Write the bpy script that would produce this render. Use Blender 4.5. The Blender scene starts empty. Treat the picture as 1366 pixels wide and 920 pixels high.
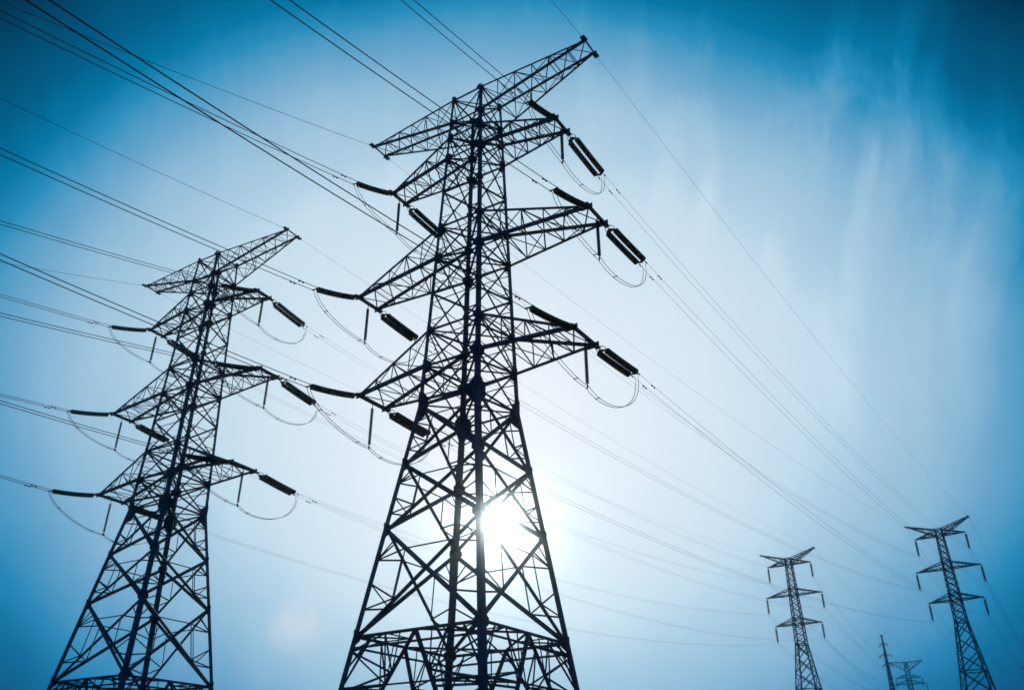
import bpy, bmesh, math, random
from mathutils import Vector, Matrix

random.seed(7)
R = math.radians
scene = bpy.context.scene
COL = scene.collection
S = 0.65                      # survey unit -> metres
EYE = 1.6                     # camera height above the ground


def lin(r, g, b):
    f = lambda c: (c / 255.0 / 12.92) if c <= 10 else ((c / 255.0 + 0.055) / 1.055) ** 2.4
    return (f(r), f(g), f(b), 1.0)


# ------------------------------------------------------------------ camera
cam_d = bpy.data.cameras.new("camera")
cam = bpy.data.objects.new("camera", cam_d)
COL.objects.link(cam)
cam.location = (0, 0, EYE)
cam.rotation_mode = 'XYZ'
PITCH = 0.50365
cam.rotation_euler = (math.pi / 2 + PITCH, 0, 0)
cam.matrix_world = (Matrix.Translation((0, 0, EYE)) @ Matrix.Rotation(math.pi / 2 + PITCH, 4, 'X')
                    @ Matrix.Rotation(-0.00266, 4, 'Z'))
cam_d.sensor_width = 36.0
cam_d.lens = 36.0 * 1115.3 / 1366.0
cam_d.clip_start = 0.1
cam_d.clip_end = 20000
scene.camera = cam
scene.render.resolution_x, scene.render.resolution_y = 1024, 689

# ------------------------------------------------------------------ sky and sun
SUN_EL, SUN_AZ = R(16.9), R(-0.95)          # azimuth from +Y towards +X
sun_dir = Vector((math.sin(SUN_AZ) * math.cos(SUN_EL), math.cos(SUN_AZ) * math.cos(SUN_EL), math.sin(SUN_EL)))

world = bpy.data.worlds.new("World")
scene.world = world
world.use_nodes = True
nt = world.node_tree
nt.nodes.clear()
N, Lk = nt.nodes.new, nt.links.new


def math_node(op, a, b=None, clamp=False):
    n = N('ShaderNodeMath'); n.operation = op; n.use_clamp = clamp
    for i, v in enumerate((a, b)):
        if v is None: continue
        if isinstance(v, (int, float)): n.inputs[i].default_value = v
        else: Lk(v, n.inputs[i])
    return n.outputs[0]


def dot_angle(vec_out, d):
    n = N('ShaderNodeVectorMath'); n.operation = 'DOT_PRODUCT'
    Lk(vec_out, n.inputs[0]); n.inputs[1].default_value = d
    a = math_node('ARCCOSINE', math_node('MINIMUM', math_node('MAXIMUM', n.outputs['Value'], -1.0), 1.0))
    return math_node('MULTIPLY', a, 180 / math.pi)


def ramp(fac, lo, hi, stops, interp='B_SPLINE'):
    m = N('ShaderNodeMapRange'); m.clamp = True
    Lk(fac, m.inputs['Value']); m.inputs['From Min'].default_value = lo; m.inputs['From Max'].default_value = hi
    r = N('ShaderNodeValToRGB'); r.color_ramp.interpolation = interp
    el = r.color_ramp.elements
    while len(el) < len(stops): el.new(0.5)
    for e, (p, c) in zip(el, stops):
        e.position = (p - lo) / (hi - lo); e.color = c
    Lk(m.outputs['Result'], r.inputs['Fac'])
    return r.outputs['Color']


def mix_rgb(kind, fac, a, b):
    n = N('ShaderNodeMix'); n.data_type = 'RGBA'; n.blend_type = kind
    for sock, v in ((n.inputs['Factor'], fac), (n.inputs['A'], a), (n.inputs['B'], b)):
        if isinstance(v, (int, float)): sock.default_value = v
        elif isinstance(v, tuple): sock.default_value = v
        else: Lk(v, sock)
    return n.outputs['Result']


def noise(vec, scale, detail, rough=0.55):
    n = N('ShaderNodeTexNoise'); n.inputs['Scale'].default_value = scale
    n.inputs['Detail'].default_value = detail; n.inputs['Roughness'].default_value = rough
    Lk(vec, n.inputs['Vector'])
    return n.outputs['Fac']


geo = N('ShaderNodeTexCoord')
view = geo.outputs['Generated']
# a broad thin cloud veil lit from behind, standing in the sky a little above the sun
VEIL_EL, VEIL_AZ, VEIL_K = R(26.0), R(-0.6), 0.70
v_f = Vector((math.sin(VEIL_AZ) * math.cos(VEIL_EL), math.cos(VEIL_AZ) * math.cos(VEIL_EL), math.sin(VEIL_EL)))
v_r = Vector((math.cos(VEIL_AZ), -math.sin(VEIL_AZ), 0))
v_u = v_r.cross(v_f)


def dot_node(d):
    n = N('ShaderNodeVectorMath'); n.operation = 'DOT_PRODUCT'
    Lk(view, n.inputs[0]); n.inputs[1].default_value = d
    return n.outputs['Value']


vx = math_node('MULTIPLY', dot_node(v_r), VEIL_K)
vy = dot_node(v_u)
vy = math_node('ADD', math_node('MAXIMUM', vy, 0.0), math_node('MULTIPLY', math_node('MINIMUM', vy, 0.0), 0.9))
rad = math_node('SQRT', math_node('ADD', math_node('MULTIPLY', vx, vx), math_node('MULTIPLY', vy, vy)))
a_veil = math_node('MULTIPLY', math_node('ARCTAN2', rad, dot_node(v_f)), 180 / math.pi)
# soft uneven edge of the veil
soft = noise(view, 3.0, 5.0, 0.55)
a_veil = math_node('ADD', a_veil, math_node('MULTIPLY', math_node('SUBTRACT', soft, 0.53), 4.0))
# wisps of cirrus combed upwards, strongest high on the side of the hazy pylons
st = N('ShaderNodeMapping'); st.vector_type = 'POINT'
st.inputs['Rotation'].default_value = (R(-10), R(33), R(6))
st.inputs['Scale'].default_value = (9.5, 1.8, 1.5)
Lk(view, st.inputs['Vector'])
warp = N('ShaderNodeTexNoise'); warp.inputs['Scale'].default_value = 4.0; warp.inputs['Detail'].default_value = 3.0
Lk(view, warp.inputs['Vector'])
wv = N('ShaderNodeVectorMath'); wv.operation = 'MULTIPLY_ADD'
Lk(warp.outputs['Color'], wv.inputs[0]); wv.inputs[1].default_value = (0.9, 0.5, 0.5); Lk(st.outputs['Vector'], wv.inputs[2])
cir = noise(wv.outputs['Vector'], 1.8, 6.0, 0.56)
cir = math_node('MAXIMUM', math_node('SUBTRACT', cir, 0.5), 0.0)
cdir = Vector((0.36, 0.75, 0.62)).normalized()
where = N('ShaderNodeMapRange'); where.clamp = True; where.interpolation_type = 'SMOOTHSTEP'
Lk(dot_angle(view, cdir), where.inputs['Value'])
where.inputs['From Min'].default_value = 23; where.inputs['From Max'].default_value = 2
where.inputs['To Min'].default_value = 0.1; where.inputs['To Max'].default_value = 0.42
a_veil = math_node('SUBTRACT', a_veil, math_node('MULTIPLY', math_node('MULTIPLY', cir, where.outputs['Result']), 26.0))

veil = ramp(a_veil, 0, 60, [
    (0, lin(232, 240, 248)), (8.3, lin(221, 233, 245)), (14.2, lin(205, 226, 240)), (16.8, lin(181, 210, 230)), (18.8, lin(165, 200, 223)),
    (20.3, lin(148, 190, 218)), (22, lin(116, 172, 208)), (23.5, lin(82, 159, 199)), (24.6, lin(44, 145, 191)), (26, lin(4, 122, 167)),
    (28, lin(0, 97, 139)), (32, lin(1, 54, 86)), (40, lin(0, 48, 80)), (60, lin(0, 66, 112))], 'LINEAR')
nish = N('ShaderNodeTexSky')
nish.sky_type = 'NISHITA'; nish.sun_disc = False
nish.sun_elevation = SUN_EL; nish.sun_rotation = SUN_AZ
nish.air_density = 1.0; nish.dust_density = 2.0; nish.ozone_density = 3.0
SKY_STRENGTH = 0.1
veil10 = mix_rgb('MULTIPLY', 1.0, veil, (1 / SKY_STRENGTH,) * 3 + (1,))
sky = mix_rgb('MIX', 0.994, nish.outputs['Color'], veil10)
# the hazy sun: small white core and its aureole
a_sun = dot_angle(view, sun_dir)
aur = ramp(a_sun, 0, 26, [(0, (30, 29, 27, 1)), (0.45, (11, 10.5, 9.8, 1)), (0.9, (2.0, 1.7, 1.4, 1)), (2.0, (1.4, 0.9, 0.6, 1)),
                          (4, (1.9, 1.0, 0.6, 1)), (8, (1.7, 0.9, 0.5, 1)), (13, (1.0, 0.6, 0.4, 1)), (19, (0.3, 0.2, 0.15, 1)), (26, (0, 0, 0, 1))], 'LINEAR')
sky = mix_rgb('ADD', 1.0, sky, aur)
# one small pale cloud low in the sky beside the sun
CLOUD = Vector((-0.2377, 0.9558, 0.1732)).normalized()
pm = N('ShaderNodeMapRange'); pm.clamp = True; pm.interpolation_type = 'SMOOTHSTEP'
Lk(math_node('ADD', dot_angle(view, CLOUD), math_node('MULTIPLY', math_node('SUBTRACT', noise(view, 22.0, 5.0), 0.5), 5.0)), pm.inputs['Value'])
pm.inputs['From Min'].default_value = 2.3; pm.inputs['From Max'].default_value = 0.2
pm.inputs['To Min'].default_value = 0.0; pm.inputs['To Max'].default_value = 0.6
sky = mix_rgb('MIX', pm.outputs['Result'], sky, (9.0, 8.4, 8.6, 1))
bg = N('ShaderNodeBackground'); bg.inputs['Strength'].default_value = SKY_STRENGTH
Lk(sky, bg.inputs['Color'])
wo = N('ShaderNodeOutputWorld')
Lk(bg.outputs['Background'], wo.inputs['Surface'])

sl = bpy.data.lights.new("sun", 'SUN')
sl.energy = 2.0; sl.angle = R(0.5); sl.color = (1.0, 0.94, 0.86)
sun = bpy.data.objects.new("sun", sl)
COL.objects.link(sun)
sun.rotation_mode = 'QUATERNION'
sun.rotation_quaternion = sun_dir.to_track_quat('Z', 'Y')
sun.location = (0, 0, 120)

vs = scene.view_settings
vs.view_transform = 'Standard'; vs.look = 'None'; vs.exposure = 0.0; vs.gamma = 1.0
vs.use_curve_mapping = False
scene.render.engine = 'CYCLES'
scene.cycles.use_denoising = True
scene.cycles.max_bounces = 6
scene.cycles.volume_bounces = 4
scene.cycles.use_adaptive_sampling = True
scene.cycles.adaptive_threshold = 0.01


# ------------------------------------------------------------------ materials
def material(name, base, rough=0.6, metal=0.0, var=0.25, scale=3.0, bump=0.0):
    m = bpy.data.materials.new(name); m.use_nodes = True
    t = m.node_tree; p = t.nodes['Principled BSDF']
    p.inputs['Specular IOR Level'].default_value = 0.25
    p.inputs['Roughness'].default_value = rough; p.inputs['Metallic'].default_value = metal
    tc = t.nodes.new('ShaderNodeTexCoord')
    nz = t.nodes.new('ShaderNodeTexNoise'); nz.inputs['Scale'].default_value = scale; nz.inputs['Detail'].default_value = 5
    t.links.new(tc.outputs['Object'], nz.inputs['Vector'])
    cr = t.nodes.new('ShaderNodeValToRGB')
    lo, hi = [c * (1 - var) for c in base], [min(1, c * (1 + var)) for c in base]
    cr.color_ramp.elements[0].color = (*lo, 1); cr.color_ramp.elements[1].color = (*hi, 1)
    cr.color_ramp.elements[0].position = 0.35; cr.color_ramp.elements[1].position = 0.65
    t.links.new(nz.outputs['Fac'], cr.inputs['Fac'])
    t.links.new(cr.outputs['Color'], p.inputs['Base Color'])
    if bump:
        b = t.nodes.new('ShaderNodeBump'); b.inputs['Strength'].default_value = bump
        t.links.new(nz.outputs['Fac'], b.inputs['Height']); t.links.new(b.outputs['Normal'], p.inputs['Normal'])
    return m


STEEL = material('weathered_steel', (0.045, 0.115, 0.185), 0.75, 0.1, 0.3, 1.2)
STEEL_FAR = material('haze_tinted_steel', (0.025, 0.12, 0.23), 0.9, 0.0, 0.3, 1.2)  # blue haze of distance put into the far towers' base colour
PLATE = material('steel_plate', (0.02, 0.07, 0.14), 0.75, 0.1, 0.3, 2.0)
PORCELAIN = material('brown_glazed_porcelain', (0.014, 0.014, 0.02), 0.85, 0.0, 0.2, 4.0)
RUBBER = material('dark_polymer', (0.014, 0.017, 0.026), 0.85, 0.0, 0.2, 4.0)
CABLE = material('stranded_aluminium', (0.06, 0.08, 0.11), 0.8, 0.1, 0.2, 0.5)
CONCRETE = material('concrete', (0.30, 0.29, 0.27), 0.9, 0.0, 0.2, 4.0, 0.2)
GRASS = material('rough_grass', (0.03, 0.042, 0.022), 0.95, 0.0, 0.45, 0.6, 0.3)


# ------------------------------------------------------------------ mesh helpers
def finish(name, bm, mat, parent=None, smooth=False):
    me = bpy.data.meshes.new(name)
    bm.normal_update()
    bm.to_mesh(me); bm.free()
    me.materials.append(mat)
    if smooth:
        for p in me.polygons: p.use_smooth = True
    o = bpy.data.objects.new(name, me)
    COL.objects.link(o)
    if parent: o.parent = parent
    return o


def loft(bm, rings, closed=True, caps=True):
    vr = [[bm.verts.new(p) for p in r] for r in rings]
    n = len(vr[0])
    for a, b in zip(vr[:-1], vr[1:]):
        for i in range(n if closed else n - 1):
            j = (i + 1) % n
            bm.faces.new((a[i], a[j], b[j], b[i]))
    if caps:
        bm.faces.new(list(reversed(vr[0]))); bm.faces.new(vr[-1])


def frame_axes(A, B, out):
    d = (B - A).normalized()
    o = Vector(out) - d * d.dot(Vector(out))
    if o.length < 1e-4:
        o = d.orthogonal()
    o.normalize()
    return d, o, d.cross(o)


def angle_bar(bm, A, B, w, out=(0, 0, 1), th=None):
    """steel angle section from A to B, its heel turned towards `out`"""
    A, B = Vector(A), Vector(B)
    if (B - A).length < 1e-3: return
    d, o, s = frame_axes(A, B, out)
    th = th or max(w * 0.12, 0.008)
    e1, e2 = (-o + s).normalized(), (-o - s).normalized()
    prof = [(0, 0), (w, 0), (w, th), (th, th), (th, w), (0, w)]
    off = o * (w * 0.35)
    loft(bm, [[P + off + e1 * x + e2 * y for x, y in prof] for P in (A, B)])


def flat_box(bm, c, ax, ay, az):
    c, ax, ay, az = map(Vector, (c, ax, ay, az))
    loft(bm, [[c + ax * x + ay * y + az * z for x, y in ((-1, -1), (1, -1), (1, 1), (-1, 1))] for z in (-1, 1)])


def tube(bm, pts, r, n=6):
    pts = [Vector(p) for p in pts]
    rings = []
    for i, p in enumerate(pts):
        d = (pts[min(i + 1, len(pts) - 1)] - pts[max(i - 1, 0)]).normalized()
        u = d.cross(Vector((0, 0, 1)))
        if u.length < 1e-3: u = d.cross(Vector((0, 1, 0)))
        u.normalize(); v = u.cross(d)
        rr = r[i] if isinstance(r, (list, tuple)) else r
        rings.append([p + (u * math.cos(a) + v * math.sin(a)) * rr for a in [2 * math.pi * k / n for k in range(n)]])
    loft(bm, rings)


def set_props(o, label=None, cat=None, group=None, kind=None):
    if label: o['label'] = label
    if cat: o['category'] = cat
    if group: o['group'] = group
    if kind: o['kind'] = kind
    return o


def empty(name, loc, yaw=0.0):
    o = bpy.data.objects.new(name, None)
    o.empty_display_size = 0.5
    COL.objects.link(o)
    o.location = loc
    o.rotation_euler = (0, 0, -yaw)
    return o


def copy_tree(o, parent=None):
    c = o.copy(); COL.objects.link(c)
    if parent: c.parent = parent
    for ch in list(o.children): copy_tree(ch, c)
    return c


def lerp(a, b, t): return a + (b - a) * t


# ------------------------------------------------------------------ ground
bm = bmesh.new()
gn = 60
gv = [[bm.verts.new(((i / gn - 0.5) * 9000, (j / gn - 0.5) * 9000, 0)) for j in range(gn + 1)] for i in range(gn + 1)]
for i in range(gn):
    for j in range(gn):
        bm.faces.new((gv[i][j], gv[i + 1][j], gv[i + 1][j + 1], gv[i][j + 1]))
ground = set_props(finish('ground', bm, GRASS), kind='structure')

# ------------------------------------------------------------------ big tension tower
U = lambda z: z * S + EYE                      # survey height -> metres above ground
ZT, ZG, Z1U, Z1L, Z2U, Z2L, Z3U, Z3L, ZW, ZA, ZB, ZC = [U(z) for z in
    (65.29, 62.02, 60.03, 57.20, 48.58, 45.01, 37.13, 33.54, 29.78, 24.42, 18.94, 10.86)]
ZM1, ZM2 = lerp(Z1L, Z2U, 0.5), lerp(Z2L, Z3U, 0.5)
ZD = U(7.3)
W_TOP, W_WAIST, SLOPE = 1.796 * S, 3.0 * S, 0.1417
ARMS = {'g': (13.63 * S, U(65.47), 0.947 * S), 1: (10.06 * S, U(57.08), 1.072 * S),
        2: (13.21 * S, U(44.97), 1.422 * S), 3: (11.44 * S, U(33.42), 1.797 * S)}
CORN = {'L': (-1, -1), 'N': (1, -1), 'R': (1, 1), 'F': (-1, 1)}
RING = ['L', 'N', 'R', 'F']


def half(z):
    if z >= ZW: return lerp(W_WAIST, W_TOP, (z - ZW) / (ZT - ZW))
    return W_WAIST + SLOPE * (ZW - z)


def corner(c, z):
    sx, sy = CORN[c]; w = half(z)
    return Vector((sx * w, sy * w, z))


def build_tension_tower():
    root = empty('lattice_tower', (0, 0, 0))
    levels = [ZT, ZG, Z1U, Z1L, ZM1, Z2U, Z2L, ZM2, Z3U, Z3L, ZW, ZA, ZB, ZC]
    # legs with their gusset plates
    for c in RING:
        sx, sy = CORN[c]
        bm = bmesh.new()
        cuts = [0.35, ZC, ZB, ZA, ZW, Z3L, Z2L, Z1L, ZT + 0.1]
        size = [0.30, 0.29, 0.28, 0.27, 0.26, 0.23, 0.20, 0.17, 0.15]
        for k in range(len(cuts) - 1):
            angle_bar(bm, corner(c, cuts[k]), corner(c, cuts[k + 1]), size[k], (sx, sy, 0), 0.03)
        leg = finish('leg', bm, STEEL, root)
        bm = bmesh.new()
        p = corner(c, 0.0)
        loft(bm, [[p + Vector((x * r, y * r, z)) for x, y in ((-1, -1), (1, -1), (1, 1), (-1, 1))]
                  for z, r in ((-0.9, 0.62), (0.25, 0.55), (0.45, 0.42))])
        finish('footing', bm, CONCRETE, leg)
        for z in levels:
            big = {ZW: 0.62, ZC: 0.42, ZA: 0.4, ZB: 0.42, Z3L: 0.48, Z3U: 0.36, Z2L: 0.44, Z2U: 0.36, Z1L: 0.46, ZG: 0.36, ZT: 0.32, Z1U: 0.4}.get(z, 0.26)
            bm = bmesh.new(); p = corner(c, z)
            hgt = big * (1.25 if z == ZW else 0.8)
            n1, n2 = Vector((-sx, 0, 0)), Vector((0, -sy, 0))
            for n, o in ((n1, n2), (n2, n1)):
                q = p - o * 0.07
                up = Vector((0, 0, 1))
                pts = [q + n * x * big + up * y * hgt for x, y in ((-0.12, -1), (0.35, -1), (1.0, -0.35), (1.0, 0.35), (0.35, 1), (-0.12, 1))]
                loft(bm, [[v - o * 0.008 for v in pts], [v + o * 0.008 for v in pts]])
            finish('gusset_plate', bm, PLATE, leg)
    # face bracing
    for i in range(4):
        a, b = RING[i], RING[(i + 1) % 4]
        out = Vector((CORN[a][0] + CORN[b][0], CORN[a][1] + CORN[b][1], 0)) * 0.5
        bm = sb = bmesh.new()
        for k in range(len(levels) - 1):
            zt, zb = levels[k], levels[k + 1]
            TA, TB, BA, BB = corner(a, zt), corner(b, zt), corner(a, zb), corner(b, zb)
            low = zb < ZW - 0.01
            sz = 0.17 if low else (0.10 if zb < Z1L - 0.01 else 0.08)
            if zt == ZC or zt - zb < 0.2: continue
            angle_bar(bm, TA - out * 0.03, BB - out * 0.03, sz, out)
            angle_bar(bm, TB - out * 0.09, BA - out * 0.09, sz, out)
            # horizontals
            if zb not in (ZM1, ZM2, ZA, ZB):
                angle_bar(bm, BA, BB, 0.11, out)
            t = half(zt) / (half(zt) + half(zb))
            X = lerp(TA, BB, t)
            if low:
                # redundant members between the diagonals and the legs
                for (P, Q) in ((TA, BA), (TB, BB)):
                    M1, M2 = lerp(P, X, 0.52), lerp(Q, X, 0.55)
                    M3, M4 = lerp(P, X, 0.26), lerp(Q, X, 0.3)
                    s1, s2, s3 = lerp(P, Q, 0.30), lerp(P, Q, 0.52), lerp(P, Q, 0.76)
                    for A_, B_ in ((M1, s1), (M1, M2), (M2, s3), (M2, s2), (M3, s1)):
                        angle_bar(sb, A_, B_, 0.065, out)
                # hangers to the crossing from above
                H = lerp(TA, TB, 0.5)
                angle_bar(sb, lerp(TA, X, 0.52), lerp(TB, X, 0.52), 0.055, out)
            elif zb < Z1L - 0.01:
                for (P, Q) in ((TA, BA), (TB, BB)):
                    angle_bar(sb, lerp(P, X, 0.5), lerp(P, Q, 0.28), 0.05, out)
                    angle_bar(sb, lerp(Q, X, 0.5), lerp(P, Q, 0.74), 0.05, out)
                angle_bar(sb, lerp(TA, X, 0.5), lerp(TB, X, 0.5), 0.05, out)
        angle_bar(bm, corner(a, ZT), corner(b, ZT), 0.12, out)
        # foot portal: ring beam, inverted V to the footings, redundants
        CA, CB = corner(a, ZC), corner(b, ZC)
        M = (CA + CB) * 0.5
        FA, FB = corner(a, 0.4), corner(b, 0.4)
        angle_bar(bm, CA + Vector((0, 0, -0.5)), CB + Vector((0, 0, -0.5)), 0.08, out)
        for F_, c_, C_ in ((FA, a, CA), (FB, b, CB)):
            angle_bar(bm, M, F_, 0.125, out, 0.02)
            angle_bar(bm, M + out * 0.05 - Vector((0, 0, 0.05)), F_ + out * 0.05, 0.09, -out, 0.015)
            for q, l in ((0.22, 0.30), (0.42, 0.55), (0.62, 0.75), (0.8, 0.88)):
                P_ = lerp(M, F_, q)
                angle_bar(sb, P_, lerp(C_, F_, l), 0.08, out)
                angle_bar(sb, P_, lerp(C_, F_, max(0.0, l - 0.22)), 0.07, out)
            angle_bar(sb, lerp(M, F_, 0.22), lerp(M, C_, 0.5), 0.08, out)
            qd = (ZC - ZD) / (ZC - 0.4)
            PD, LD = lerp(M, F_, qd), corner(c_, ZD)
            angle_bar(sb, LD, PD, 0.1, out); angle_bar(sb, LD + Vector((0, 0, -0.3)), PD + Vector((0, 0, -0.22)), 0.08, out)
            for h in (0.35, 0.7):
                angle_bar(sb, lerp(LD, PD, h), lerp(LD, PD, h) + Vector((0, 0, -0.27)), 0.05, out)
            angle_bar(sb, PD, lerp(M, C_, 0.5), 0.07, out); angle_bar(sb, LD, lerp(M, C_, 0.72), 0.08, out)
            angle_bar(sb, lerp(M, C_, 0.72), lerp(C_, F_, 0.18), 0.06, out)
            angle_bar(sb, lerp(M, C_, 0.25), lerp(M, F_, 0.22), 0.06, out)
            angle_bar(sb, lerp(M, C_, 0.5), lerp(C_, F_, 0.08), 0.07, out)
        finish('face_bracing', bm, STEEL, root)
    # plan bracing at each stiffened level
    for z in (ZT, ZG, Z1U, Z1L, Z2U, Z2L, Z3U, Z3L, ZW):
        bm = bmesh.new()
        sz = 0.10 if z < Z1L else 0.08
        angle_bar(bm, corner('L', z), corner('R', z), sz, (0, 0, -1))
        angle_bar(bm, corner('N', z) + Vector((0, 0, 0.06)), corner('F', z) + Vector((0, 0, 0.06)), sz, (0, 0, -1))
        finish('plan_bracing', bm, STEEL, root)
    bm = bmesh.new()
    mids = [(corner(RING[i], ZC) + corner(RING[(i + 1) % 4], ZC)) * 0.5 for i in range(4)]
    for i in range(4):
        angle_bar(bm, mids[i], mids[(i + 1) % 4], 0.12, (0, 0, -1))
        c = corner(RING[(i + 1) % 4], ZC)
        q = (mids[i] + mids[(i + 1) % 4]) * 0.5
        angle_bar(bm, c, q, 0.09, (0, 0, -1))
        for t in (0.5,):
            angle_bar(bm, lerp(mids[i], c, t), q, 0.07, (0, 0, -1)); angle_bar(bm, lerp(mids[(i + 1) % 4], c, t), q, 0.07, (0, 0, -1))
    finish('plan_bracing', bm, STEEL, root)
    # lower ring: ties between the inclined struts of neighbouring faces
    bm = bmesh.new()
    qd = (ZC - ZD) / (ZC - 0.4)
    for i in range(4):
        c = RING[(i + 1) % 4]
        F_ = corner(c, 0.4)
        p, q = lerp(mids[i], F_, qd), lerp(mids[(i + 1) % 4], F_, qd)
        angle_bar(bm, p, q, 0.1, (0, 0, -1))
        angle_bar(bm, p, lerp(mids[(i + 1) % 4], F_, 0.22), 0.07, (0, 0, -1))
        angle_bar(bm, q, lerp(mids[i], F_, 0.22), 0.07, (0, 0, -1))
        angle_bar(bm, (p + q) * 0.5, corner(c, ZD), 0.08, (0, 0, -1))
        other = lerp(mids[i], corner(RING[i], 0.4), qd)
        angle_bar(bm, p, other, 0.09, (0, 0, -1))
    finish('plan_bracing', bm, STEEL, root)

    # arms
    def arm(key, side, zu, zl, n, chord, lace, name):
        A, zt, h = ARMS[key]
        near, far = ('L', 'F') if side < 0 else ('N', 'R')
        tipn, tipf = Vector((side * A, -h, zt)), Vector((side * A, h, zt))
        un, uf, ln, lf = corner(near, zu), corner(far, zu), corner(near, zl), corner(far, zl)
        bm = bmesh.new()
        angle_bar(bm, un, tipn, chord, (0, -1, 1)); angle_bar(bm, uf, tipf, chord, (0, 1, 1))
        angle_bar(bm, ln, tipn, chord * 1.15, (0, -1, -1)); angle_bar(bm, lf, tipf, chord * 1.15, (0, 1, -1))
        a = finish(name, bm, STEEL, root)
        # tip beam and hanger plates
        bm = bmesh.new()
        e = Vector((0, 0.05 if key == 'g' else 0.2, 0)); tw = 0.08 if key == 'g' else 0.16
        angle_bar(bm, tipn - e, tipf + e, tw, (side, 0, 0), 0.02)
        angle_bar(bm, tipn - e, tipf + e, tw, (-side, 0, 0), 0.02)
        finish('tip_beam', bm, STEEL, a)
        for t, sy in ((tipn, -1), (tipf, 1)):
            bm = bmesh.new()
            k = 0.8 if key == 'g' else 1.0
            flat_box(bm, t + Vector((-side * 0.12, 0, 0.0)), (0.36 * k, 0, 0), (0, 0.012, 0), (0, 0, 0.17 * k))
            flat_box(bm, t + Vector((0, sy * 0.2, -0.03)), (0.16, 0, 0), (0, 0.22, 0), (0, 0, 0.02))
            finish('hanger_plate', bm, PLATE, a)
        # lacing on the four faces
        bm = bmesh.new()
        ts = [1 - (1 - k / n) ** 1.0 for k in range(n + 1)]
        U_n = [lerp(un, tipn, t) for t in ts]; U_f = [lerp(uf, tipf, t) for t in ts]
        L_n = [lerp(ln, tipn, t) for t in ts]; L_f = [lerp(lf, tipf, t) for t in ts]
        for k in range(n):
            last = k == n - 1
            if k > 0:
                angle_bar(bm, U_n[k], L_n[k], lace, (0, -1, 0)); angle_bar(bm, U_f[k], L_f[k], lace, (0, 1, 0))
                angle_bar(bm, U_n[k], U_f[k], lace, (0, 0, 1)); angle_bar(bm, L_n[k], L_f[k], lace, (0, 0, -1))
            if not last:
                if k % 2 == 0:
                    pr = ((U_n[k], L_n[k + 1]), (U_f[k], L_f[k + 1]), (U_n[k], U_f[k + 1]), (L_f[k], L_n[k + 1]))
                else:
                    pr = ((L_n[k], U_n[k + 1]), (L_f[k], U_f[k + 1]), (U_f[k], U_n[k + 1]), (L_n[k], L_f[k + 1]))
                for (p, q), o in zip(pr, ((0, -1, 0), (0, 1, 0), (0, 0, 1), (0, 0, -1))):
                    angle_bar(bm, p, q, lace, o)
            else:
                angle_bar(bm, U_n[k], tipf, lace, (0, 0, 1)); angle_bar(bm, L_f[k], tipn, lace, (0, 0, -1))
        finish('lacing', bm, STEEL, a)
        return a
    for side in (-1, 1):
        arm('g', side, ZT, ZG, 6, 0.12, 0.05, 'ground_wire_arm')
        arm(1, side, Z1U, Z1L, 5, 0.15, 0.06, 'cross_arm')
        arm(2, side, Z2U, Z2L, 5, 0.16, 0.06, 'cross_arm')
        arm(3, side, Z3U, Z3L, 4, 0.17, 0.06, 'cross_arm')
    return root


TOW = {1: (Vector((-3.657 * S, 65.48 * S, 0)), R(33.357)), 2: (Vector((-40.709 * S, 96.053 * S, 0.633 * S)), R(29.718))}
PYLONS = 'steel lattice pylons'
tower1 = build_tension_tower()
tower1.location, tower1.rotation_euler = TOW[1][0], (0, 0, -TOW[1][1])
set_props(tower1, 'tallest dark lattice pylon with six cross arms, the low sun shining through its legs', 'pylon', PYLONS)
tower2 = copy_tree(tower1)
tower2.location, tower2.rotation_euler = TOW[2][0], (0, 0, -TOW[2][1])
set_props(tower2, 'second tallest dark lattice pylon, standing clear of the sun against blue sky', 'pylon', PYLONS)


def wpos(n, t, l, z):
    loc, yaw = TOW[n]; c, s = math.cos(yaw), math.sin(yaw)
    return Vector((loc.x + t * c + l * s, loc.y - t * s + l * c, loc.z + z))


def tip(n, key, side, sgn):
    A, z, h = ARMS[key]
    return wpos(n, side * A, sgn * h, z)


# ------------------------------------------------------------------ hazy suspension towers
SU = dict(g=8.13, zg=67.29, a={1: 6.3, 2: 7.96, 3: 6.6}, z={1: 63.35, 2: 54.57, 3: 46.43}, il=4.56, top=65.2)


def shalf(z):            # metres in, metres out
    u = (z - EYE) / S
    if u >= 41: return (1.45 + (0.86 - 1.45) * (u - 41) / (65.2 - 41)) * S
    return (1.45 + 0.115 * (41 - u)) * S


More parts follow.
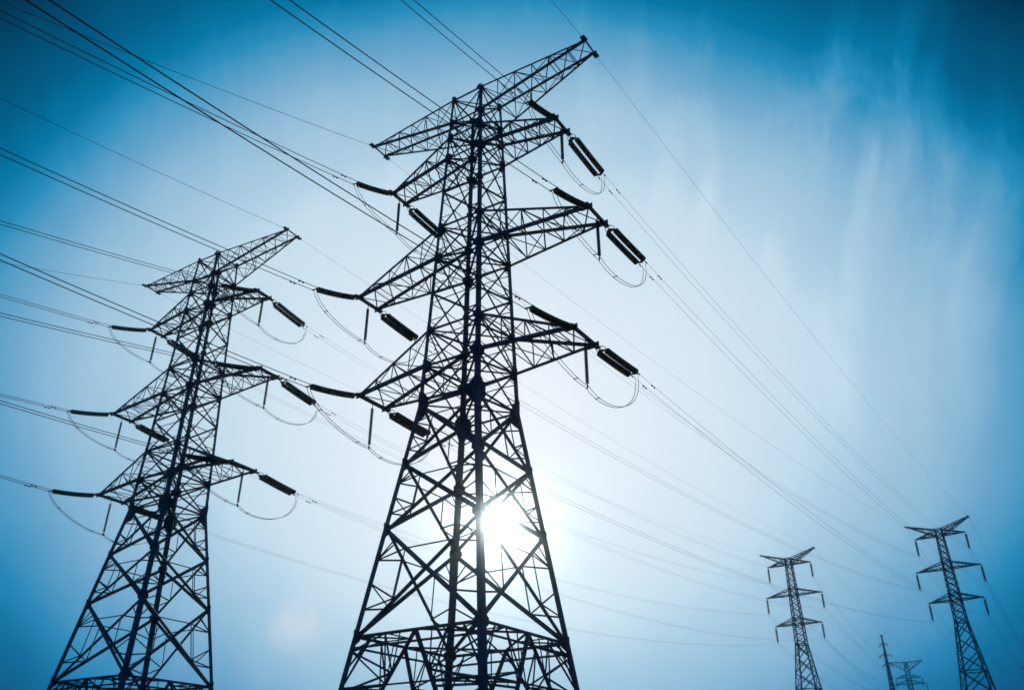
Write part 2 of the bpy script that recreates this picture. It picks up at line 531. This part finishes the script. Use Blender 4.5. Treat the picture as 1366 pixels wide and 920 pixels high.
def build_suspension_tower(zg=67.29, z1=63.35, zlow=63.35):
    root = empty('lattice_tower', (0, 0, 0))
    co = lambda c, z: Vector((CORN[c][0] * shalf(z), CORN[c][1] * shalf(z), z))
    up = [U(z) for z in (65.2, 63.35, 61.5, 59.8, 58.1, 56.4, 54.57, 53.0, 51.4, 49.8, 48.1, 46.43, 44.6, 42.8, 41.0)]
    lowz = [U(z) for z in (41.0, 37.4, 33.4, 29.2, 24.0, 17.5, 9.0)]
    for c in RING:
        sx, sy = CORN[c]
        bm = bmesh.new()
        angle_bar(bm, co(c, 0.2), co(c, U(29.2)), 0.24, (sx, sy, 0)); angle_bar(bm, co(c, U(29.2)), co(c, U(41)), 0.22, (sx, sy, 0))
        angle_bar(bm, co(c, U(41)), co(c, U(65.2)), 0.17, (sx, sy, 0))
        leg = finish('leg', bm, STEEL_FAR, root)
        bm = bmesh.new(); p = co(c, 0.0)
        loft(bm, [[p + Vector((x * r, y * r, z)) for x, y in ((-1, -1), (1, -1), (1, 1), (-1, 1))] for z, r in ((-0.9, 0.5), (0.3, 0.42))])
        finish('footing', bm, CONCRETE, leg)
    for i in range(4):
        a, b = RING[i], RING[(i + 1) % 4]
        out = Vector((CORN[a][0] + CORN[b][0], CORN[a][1] + CORN[b][1], 0)) * 0.5
        bm = bmesh.new()
        for zs, sz in ((up, 0.10), (lowz, 0.13)):
            for zt, zb in zip(zs[:-1], zs[1:]):
                angle_bar(bm, co(a, zt), co(b, zb), sz, out); angle_bar(bm, co(b, zt), co(a, zb), sz, out)
        for z in [U(q) for q in (65.2, 63.35, 56.4, 54.57, 48.1, 46.43, 41.0, 29.2, 9.0)]:
            angle_bar(bm, co(a, z), co(b, z), 0.13, out)
        M = (co(a, U(9)) + co(b, U(9))) * 0.5
        angle_bar(bm, M, co(a, 0.3), 0.15, out); angle_bar(bm, M, co(b, 0.3), 0.15, out)
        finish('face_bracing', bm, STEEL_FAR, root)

    def arm(side, A, zt, zu, zl, n, name, h):
        near, far = ('L', 'F') if side < 0 else ('N', 'R')
        tn, tf = Vector((side * A, -h, zt)), Vector((side * A, h, zt))
        un, uf, ln, lf = co(near, zu), co(far, zu), co(near, zl), co(far, zl)
        bm = bmesh.new()
        for p, q, o in ((un, tn, (0, -1, 1)), (uf, tf, (0, 1, 1)), (ln, tn, (0, -1, -1)), (lf, tf, (0, 1, -1))):
            angle_bar(bm, p, q, 0.17, o)
        angle_bar(bm, tn, tf, 0.2, (side, 0, 0))
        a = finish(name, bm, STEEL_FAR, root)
        bm = bmesh.new()
        ks = [k / n for k in range(n + 1)]
        for k in range(1, n):
            t, t0 = ks[k], ks[k - 1]
            for (u, l) in ((un, ln), (uf, lf)):
                q = tn if u is un else tf
                angle_bar(bm, lerp(u, q, t), lerp(l, q, t), 0.06); angle_bar(bm, lerp(l, q, t0), lerp(u, q, t), 0.06)
            angle_bar(bm, lerp(ln, tn, t), lerp(lf, tf, t), 0.06); angle_bar(bm, lerp(ln, tn, t0), lerp(lf, tf, t), 0.06)
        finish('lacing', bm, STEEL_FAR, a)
    for side in (-1, 1):
        arm(side, SU['g'] * S, U(zg), U(65.2), U(zlow), 4, 'ground_wire_arm', 0.35)
        arm(side, SU['a'][1] * S, U(z1), U(z1 + 1.65), U(z1), 3, 'cross_arm', 0.12)
        arm(side, SU['a'][2] * S, U(54.57), U(56.4), U(54.57), 4, 'cross_arm', 0.12)
        arm(side, SU['a'][3] * S, U(46.43), U(48.1), U(46.43), 4, 'cross_arm', 0.12)
    return root


FAR = {4: (Vector((114.985 * S, 221.988 * S, 0)), R(37.19)), 3: (Vector((81.431 * S, 247.151 * S, -1.307 * S)), R(33.52)),
       5: (Vector((505 * math.sin(R(23.9)) * S, 505 * math.cos(R(23.9)) * S, 0)), R(31)),
       6: (Vector((289.5 * S, 490.5 * S, 0)), R(33))}
FLAB = {4: 'hazy blue lattice pylon standing apart beyond the others, darker of the two hazy ones',
        3: 'paler hazy blue lattice pylon with V shaped top arms, nearest to the tall dark one',
        5: 'tiny far pylon with a wide flat top arm, beside the narrow mast',
        6: 'farthest pylon at the picture edge, only one arm tip showing'}
proto = build_suspension_tower()
far_towers = {}
for i, n in enumerate((4, 3, 5, 6)):
    t = build_suspension_tower(65.6, 57.6, 61.0) if n == 5 else (proto if i == 0 else copy_tree(proto))
    t.location, t.rotation_euler = FAR[n][0], (0, 0, -FAR[n][1])
    set_props(t, FLAB[n], 'pylon', PYLONS)
    far_towers[n] = t


def susp_z(n, a):
    return 57.6 if (n == 5 and a == 1) else SU['z'][a]


def ground_z(n):
    return 65.6 if n == 5 else SU['zg']


def fpos(n, t, l, z):
    loc, yaw = FAR[n]; c, s = math.cos(yaw), math.sin(yaw)
    return Vector((loc.x + t * c + l * s, loc.y - t * s + l * c, loc.z + z))


# narrow far mast
def build_mast():
    root = empty('lattice_mast', (0, 0, 0))
    H = U(65.6)
    hw = lambda z: lerp(1.5, 0.3, min(1, z / (H * 0.82))) if z < H * 0.82 else lerp(0.3, 0.12, (z - H * 0.82) / (H * 0.18))
    co = lambda c, z: Vector((CORN[c][0] * hw(z), CORN[c][1] * hw(z), z))
    zs = [0.0]
    while zs[-1] < H - 1: zs.append(zs[-1] + max(0.9, 3.2 * hw(zs[-1])))
    zs[-1] = H
    for c in RING:
        bm = bmesh.new()
        angle_bar(bm, co(c, 0), co(c, H * 0.82), 0.22, (*CORN[c], 0)); angle_bar(bm, co(c, H * 0.82), co(c, H), 0.2, (*CORN[c], 0))
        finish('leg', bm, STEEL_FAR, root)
    for i in range(4):
        a, b = RING[i], RING[(i + 1) % 4]
        out = Vector((CORN[a][0] + CORN[b][0], CORN[a][1] + CORN[b][1], 0))
        bm = bmesh.new()
        for k, (z0, z1) in enumerate(zip(zs[:-1], zs[1:])):
            angle_bar(bm, co(a, z0), co(b, z1), 0.12, out); angle_bar(bm, co(b, z0), co(a, z1), 0.12, out)
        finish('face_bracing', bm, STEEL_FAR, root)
    for z, A in ((U(62.0), 1.1), (U(57.4), 1.7), (U(53.4), 1.4)):
        for side in (-1, 1):
            bm = bmesh.new()
            t = Vector((side * A, 0, z))
            for c in (('L', 'F') if side < 0 else ('N', 'R')):
                angle_bar(bm, co(c, z), t, 0.14); angle_bar(bm, co(c, z + 0.6), t, 0.12)
            arm = finish('cross_arm', bm, STEEL_FAR, root)
            bm = bmesh.new(); tube(bm, [t, t + Vector((0, 0, -0.55))], 0.12)
            finish('insulator', bm, RUBBER, arm)
    bm = bmesh.new(); flat_box(bm, (0, 0, H + 0.1), (0.4, 0, 0), (0, 0.3, 0), (0, 0, 0.15)); finish('head_plate', bm, PLATE, root)
    return root


mast = build_mast()
D = 420 * S; az = R(22.9)
mast.location = (D * math.sin(az), D * math.cos(az), 0); mast.rotation_euler = (0, 0, -R(23 + 20))
set_props(mast, 'narrow far lattice mast with short stub arms, between the two hazy pylons', 'mast')

# ------------------------------------------------------------------ insulators
def disc_string(bm, pts, r=0.165, pitch=0.15):
    """string of cap-and-pin discs along a polyline"""
    pts = [Vector(p) for p in pts]
    seg = [(b - a).length for a, b in zip(pts[:-1], pts[1:])]
    total = sum(seg); n = max(3, int(total / pitch)); prof = []

    def at(s):
        s = max(0, min(total, s))
        for a, b, l in zip(pts[:-1], pts[1:], seg):
            if s <= l + 1e-9: return lerp(a, b, s / l)
            s -= l
        return pts[-1]
    P, RR = [], []
    for k in range(n):
        s0 = total * k / n; w = total / n
        for f, rr in ((0.05, 0.45), (0.3, 0.5), (0.36, 1.0), (0.62, 0.98), (0.8, 0.5)):
            P.append(at(s0 + f * w)); RR.append(r * rr)
    tube(bm, P, RR, 10)


def offset_path(A, B, sag, n=9, off=Vector((0, 0, 0))):
    return [lerp(A, B, i / (n - 1)) - Vector((0, 0, 4 * sag * (i / (n - 1)) * (1 - i / (n - 1)))) + off for i in range(n)]


def tension_set(A, B, label, group, sag, double):
    """tension string from the arm tip A to the conductor clamp B"""
    root = empty('insulator_string', A)
    d = (B - A); dn = d.normalized()
    side = dn.cross(Vector((0, 0, 1))).normalized(); upv = side.cross(dn)
    loc = lambda f, o=0.0: lerp(Vector((0, 0, 0)), d, f) - Vector((0, 0, 4 * sag * f * (1 - f))) + side * o
    sp = 0.25 if double else 0.0
    f0, f1 = (0.175, 0.905) if double else (0.115, 0.935)
    bm = bmesh.new(); tube(bm, [loc(0), loc(0.03), loc(0.105 if double else 0.1)], 0.03)
    finish('shackle_link', bm, PLATE, root)
    ends = ((0.10, 0.15), (0.95, 0.915)) if double else ((0.98, 0.945),)
    yw = sp + 0.06 if double else 0.24
    for fa, fb in ends:
        bm = bmesh.new()
        apex, base = (loc(fa), fb)
        if not double: apex, base = loc(fb), fa
        k = (fb - fa) * 0.4 if double else 0.012
        tri = [apex, loc(base, yw), loc(base + k, yw), loc(base + k, -yw), loc(base, -yw)]
        loft(bm, [[p - upv * 0.012 for p in tri], [p + upv * 0.012 for p in tri]])
        finish('yoke_plate', bm, PLATE, root)
    for s in ((-1, 1) if double else (0,)):
        bm = bmesh.new()
        disc_string(bm, [loc(f0 + (f1 - f0) * k / 8, s * sp) for k in range(9)], 0.185 if double else 0.19)
        finish('disc_string', bm, PORCELAIN, root, True)
    for s in (-1, 1):
        bm = bmesh.new()
        tube(bm, [loc(0.955, s * 0.2), loc(0.975, s * 0.22), loc(1.0, s * 0.225)], 0.04, 8)
        finish('strain_clamp', bm, PLATE, root)
    if double:
        bm = bmesh.new()
        ring = [loc(0.165, -sp) + upv * 0.02, loc(0.125, -sp * 1.15) + upv * 0.1, loc(0.095, -sp * 0.7) + upv * 0.16, loc(0.095, sp * 0.7) + upv * 0.16,
                loc(0.125, sp * 1.15) + upv * 0.1, loc(0.165, sp) + upv * 0.02]
        tube(bm, ring, 0.022, 6)
        finish('arcing_horn', bm, PLATE, root)
    set_props(root, label, 'insulator', group)
    return root, B + side * 0.225, B - side * 0.225


def hanging_string(A, L, label, group, r=0.10, name='insulator_string'):
    root = empty(name, A)
    bm = bmesh.new(); tube(bm, [(0, 0, 0), (0, 0, -0.12 * L)], 0.025); finish('shackle_link', bm, PLATE, root)
    bm = bmesh.new(); disc_string(bm, [(0, 0, -0.1 * L), (0, 0, -0.5 * L), (0, 0, -0.93 * L)], r, 0.11)
    finish('shed_rod', bm, RUBBER, root, True)
    bm = bmesh.new()
    flat_box(bm, (0, 0, -0.985 * L), (0.03, 0, 0), (0, 0.14, 0), (0, 0, 0.07)); finish('suspension_clamp', bm, PLATE, root)
    set_props(root, label, 'insulator', group)
    return root


def bezier(P0, P1, P2, P3, n=16):
    o = []
    for i in range(n + 1):
        t = i / n; u = 1 - t
        o.append(P0 * u ** 3 + P1 * 3 * u * u * t + P2 * 3 * u * t * t + P3 * t ** 3)
    return o


def M3(p): return Vector((p[0] * S, p[1] * S, U(p[2])))


FARE = {1: {(1, 1): (9.21, 65.83, 55.53), (2, 1): (12.26, 64.34, 43.91), (3, 1): (10.94, 65.76, 33.12), (1, -1): (-7.70, 77.14, 56.31), (2, -1): (-10.16, 79.17, 44.12), (3, -1): (-8.19, 78.31, 32.64)},
        2: {(1, 1): (-27.64, 97.05, 56.20), (2, 1): (-24.49, 95.59, 44.04), (3, 1): (-26.00, 97.03, 32.90), (2, -1): (-47.91, 109.20, 44.72)}}
NEARE = {1: {(1, -1): (-15.54, 65.02, 54.26), (2, -1): (-18.54, 66.32, 42.64), (3, -1): (-17.64, 64.98, 31.86), (1, 1): (1.50, 53.92, 54.11), (2, 1): (3.29, 51.92, 42.67), (3, 1): (1.22, 52.49, 32.13)},
         2: {(2, -1): (-55.77, 95.91, 43.56), (3, -1): (-54.61, 94.60, 32.71), (1, 1): (-34.95, 84.73, 55.05), (2, 1): (-33.48, 83.18, 43.63), (3, 1): (-34.85, 83.32, 32.71)}}


def along(P, az, el, L):
    return P + Vector((math.sin(az) * math.cos(el), math.cos(az) * math.cos(el), math.sin(el))) * L


FARE_M = {n: {k: M3(p) for k, p in FARE[n].items()} for n in FARE}
NEARE_M = {n: {k: M3(p) for k, p in NEARE[n].items()} for n in NEARE}
FARE_M[2][(1, -1)] = along(tip(2, 1, -1, 1), R(36), R(-9), 6.5 * S)
FARE_M[2][(3, -1)] = along(tip(2, 3, -1, 1), R(34), R(-5), 6.5 * S)
NEARE_M[2][(1, -1)] = along(tip(2, 1, -1, -1), R(208), R(-23), 6.5 * S)
NEARK = {(1, 1, -1): -0.3145, (1, 2, -1): -0.1942, (1, 3, -1): -0.1025, (1, 1, 1): -0.2915, (1, 2, 1): -0.2974, (1, 3, 1): -0.1754,
         (2, 1, -1): -0.2, (2, 2, -1): -0.1433, (2, 3, -1): -0.0143, (2, 1, 1): -0.2920, (2, 2, 1): -0.2492, (2, 3, 1): -0.0923,
         (1, 0, -1): -0.4525, (1, 0, 1): -0.2180, (2, 0, -1): -0.3854, (2, 0, 1): -0.2364}

LEVEL = {1: 'upper', 2: 'middle', 3: 'lower'}
SIDE = {-1: 'left', 1: 'right'}
TNAME = {1: 'tallest pylon', 2: 'second tallest pylon'}
WIRE_R = 0.021


def bundle(pa, pb, side_a, side_b, label, group, sag=None, pts=None, spacers=(), dampers=(), r=WIRE_R, n=40, gap=1.0):
    """two parallel conductors held by spacers: one thing"""
    root = empty('conductor_bundle', pts[0] if pts else pa)
    o = root.location.copy()
    if pts is None: pts = offset_path(pa, pb, sag, n)
    k = len(pts)
    sides = [lerp(side_a, side_b, i / (k - 1)) * gap for i in range(k)]
    for s in (-1, 1):
        bm = bmesh.new(); tube(bm, [p + sd * s - o for p, sd in zip(pts, sides)], r, 6)
        finish('wire', bm, CABLE, root, True)

    def at(dist):
        for i in range(k - 1):
            l = (pts[i + 1] - pts[i]).length
            if dist <= l or i == k - 2:
                t = min(1, dist / l)
                return lerp(pts[i], pts[i + 1], t) - o, lerp(sides[i], sides[i + 1], t), (pts[i + 1] - pts[i]).normalized()
            dist -= l
    for q in spacers:
        c, sd, d = at(q)
        bm = bmesh.new()
        tube(bm, [c - sd * 1.05, c + sd * 1.05], 0.02, 6)
        for s in (-1, 1):
            tube(bm, [c + sd * s - d * 0.06, c + sd * s + d * 0.06], r + 0.014, 6)
        finish('spacer', bm, PLATE, root)
    for q in dampers:
        for s in (-1, 1):
            c, sd, d = at(q + 0.12 * s)
            w = c + sd * s - Vector((0, 0, 0.07))
            bm = bmesh.new()
            rr = [0.035, 0.045, 0.03, 0.01, 0.01, 0.03, 0.045, 0.035]
            ps = [w + d * x for x in (-0.22, -0.17, -0.1, -0.09, 0.09, 0.1, 0.17, 0.22)]
            tube(bm, ps, rr, 6)
            tube(bm, [w, w + Vector((0, 0, 0.07))], 0.02, 5)
            finish('vibration_damper', bm, PLATE, root)
    set_props(root, label, 'power line', group)
    return root


FSAG = {1: 4.2 * S, 2: 5.5 * S}
LINK = {1: 4, 2: 3}
for n in (1, 2):
    for a in (1, 2, 3):
        for sd in (-1, 1):
            arm_name = f'{LEVEL[a]} {SIDE[sd]} arm of the {TNAME[n]}'
            short = f'{LEVEL[a]} {SIDE[sd]} arm, {TNAME[n]}'
            tn, tf = tip(n, a, sd, -1), tip(n, a, sd, 1)
            eN, eF = NEARE_M[n][(a, sd)], FARE_M[n][(a, sd)]
            dz = Vector((0, 0, -0.06))
            _, n1, n2 = tension_set(tn + dz, eN, f'single thick insulator string pulling overhead, {short}', 'overhead pulling insulator strings', 0.085, False)
            _, f1, f2 = tension_set(tf + dz, eF, f'double insulator string pulling towards the hazy pylons, {short}', 'double insulator strings', 0.05, True)
            # jumper support and jumper loop
            J = lerp(tn, tf, 0.52) - Vector((0, 0, 0.12))
            JL = 4.4 * S
            hanging_string(J, JL, f'thin rod insulator hanging straight down, {short}', 'jumper support insulators')
            Jb = J - Vector((0, 0, JL))
            lineN, lineF = (eN - Jb), (eF - Jb)
            lineN.z = lineF.z = 0
            lineN.normalize(); lineF.normalize()
            p1 = bezier(eN, eN + Vector((0, 0, -1.3)) - lineN * 0.35, Jb + lineN * 1.5 + Vector((0, 0, -0.15)), Jb, 14)
            p2 = bezier(Jb, Jb + lineF * 1.5 - Vector((0, 0, 0.95)), eF + Vector((0, 0, -2.5)) + lineF * 0.35, eF, 14)
            sN = (n1 - n2) * 0.5; sF = (f2 - f1) * 0.5
            if sN.dot(sF) < 0: sF = -sF
            jp = p1 + p2[1:]
            b = bundle(None, None, sN, sF, f'slack jumper loop under the {arm_name}', 'jumper loops', pts=jp, spacers=(1.6, 4.9, 7.0), r=0.017, gap=0.45)
            b.name = 'jumper_loop'
            b['category'] = 'jumper cable'
            # conductors towards the hazy towers
            m = LINK[n]
            end = fpos(m, sd * SU['a'][a] * S, 0, U(SU['z'][a] - SU['il']))
            sE = Vector((math.cos(R(37)), -math.sin(R(37)), 0)) * 0.225
            s0 = (f2 - f1) * 0.5
            if s0.dot(sE) < 0: s0 = -s0
            sag = FSAG[n] + (0.8 * S if (a == 1 and n == 1) else 0)
            bundle(eF, end, s0, sE, f'twin conductor running to a hazy pylon from the {short}', 'twin conductors', sag=sag, dampers=(1.5,), r=0.010 if n == 1 else 0.0075)
            # conductors passing overhead
            k = NEARK[(n, a, sd)]; az = R(211.5)
            pts = []
            Ln = 92 * S
            for i in range(47):
                s = Ln * i / 46
                pts.append(eN + Vector((math.sin(az) * s, math.cos(az) * s, k * s + 0.7e-3 / S * s * s)))
            sN2 = Vector((math.cos(az), -math.sin(az), 0)) * 0.225
            if sN2.dot(sN) < 0: sN2 = -sN2
            bundle(None, None, sN, sN2, f'twin conductor passing overhead from the {short}', 'twin conductors', pts=pts, dampers=(1.5,))

# ground wires of the two near towers
for n in (1, 2):
    for sd in (-1, 1):
        A, B = tip(n, 'g', sd, -1), tip(n, 'g', sd, 1)
        k, az = NEARK[(n, 0, sd)], R(211.5)
        pts = [A + Vector((math.sin(az) * s, math.cos(az) * s, k * s + 0.7e-3 / S * s * s)) for s in [92 * S * i / 40 for i in range(41)]]
        bm = bmesh.new(); tube(bm, [p - A for p in pts], 0.014, 6)
        o = finish('ground_wire', bm, CABLE, None, True); o.location = A
        set_props(o, f'thin single wire passing overhead from the top {SIDE[sd]} tip of the {TNAME[n]}', 'ground wire', 'ground wires')
        end = fpos(LINK[n], sd * SU['g'] * S, 0, U(SU['zg']))
        pts = offset_path(B, end, 3.2 * S, 40)
        bm = bmesh.new(); tube(bm, [p - B for p in pts], 0.009, 6)
        o = finish('ground_wire', bm, CABLE, None, True); o.location = B
        set_props(o, f'thin single wire to a hazy pylon, top {SIDE[sd]} tip of the {TNAME[n]}', 'ground wire', 'ground wires')

# hazy towers: hanging insulators and onward wires
FNAME = {4: 'darker hazy pylon', 3: 'paler hazy pylon', 5: 'tiny flat topped far pylon', 6: 'farthest pylon at the edge'}
NEXT = {4: (6, 9.0), 3: (5, 6.0)}
for n in (4, 3, 5, 6):
    for a in (1, 2, 3):
        for sd in (-1, 1):
            p = fpos(n, sd * SU['a'][a] * S, 0, U(susp_z(n, a)))
            hanging_string(p, SU['il'] * S, f'dark insulator hanging from the {LEVEL[a]} {SIDE[sd]} arm, {FNAME[n]}', 'hanging insulators', 0.2)
            if n in NEXT:
                m, sg = NEXT[n]
                q = fpos(m, sd * SU['a'][a] * S, 0, U(susp_z(m, a) - SU['il']))
                p2 = p - Vector((0, 0, SU['il'] * S))
                sE = Vector((math.cos(R(35)), -math.sin(R(35)), 0)) * 0.225
                bundle(p2, q, sE, sE, f'faint twin conductor going on from the {LEVEL[a]} {SIDE[sd]} arm, {FNAME[n]}', 'twin conductors', sag=sg * S, n=24, r=0.014)
    if n in NEXT:
        m, sg = NEXT[n]
        for sd in (-1, 1):
            p, q = fpos(n, sd * SU['g'] * S, 0, U(ground_z(n))), fpos(m, sd * SU['g'] * S, 0, U(ground_z(m)))
            bm = bmesh.new(); tube(bm, [v - p for v in offset_path(p, q, sg * 0.7 * S, 24)], 0.014, 6)
            o = finish('ground_wire', bm, CABLE, None, True); o.location = p
            set_props(o, f'faint single wire going on from the top {SIDE[sd]} tip, {FNAME[n]}', 'ground wire', 'ground wires')

# ------------------------------------------------------------------ haze
HAZE = True
if HAZE:
    bm = bmesh.new()
    flat_box(bm, (60, 190, 31.5), (330, 0, 0), (0, 330, 0), (0, 0, 32.6))
    m = bpy.data.materials.new('haze'); m.use_nodes = True
    t = m.node_tree; t.nodes.clear()
    pv = t.nodes.new('ShaderNodeVolumePrincipled')
    pv.inputs['Color'].default_value = (0.68, 0.85, 0.925, 1)
    pv.inputs['Density'].default_value = 0.0028
    pv.inputs['Anisotropy'].default_value = 0.9997
    mo = t.nodes.new('ShaderNodeOutputMaterial')
    t.links.new(pv.outputs['Volume'], mo.inputs['Volume'])
    hz = finish('haze', bm, m)
    set_props(hz, kind='stuff')
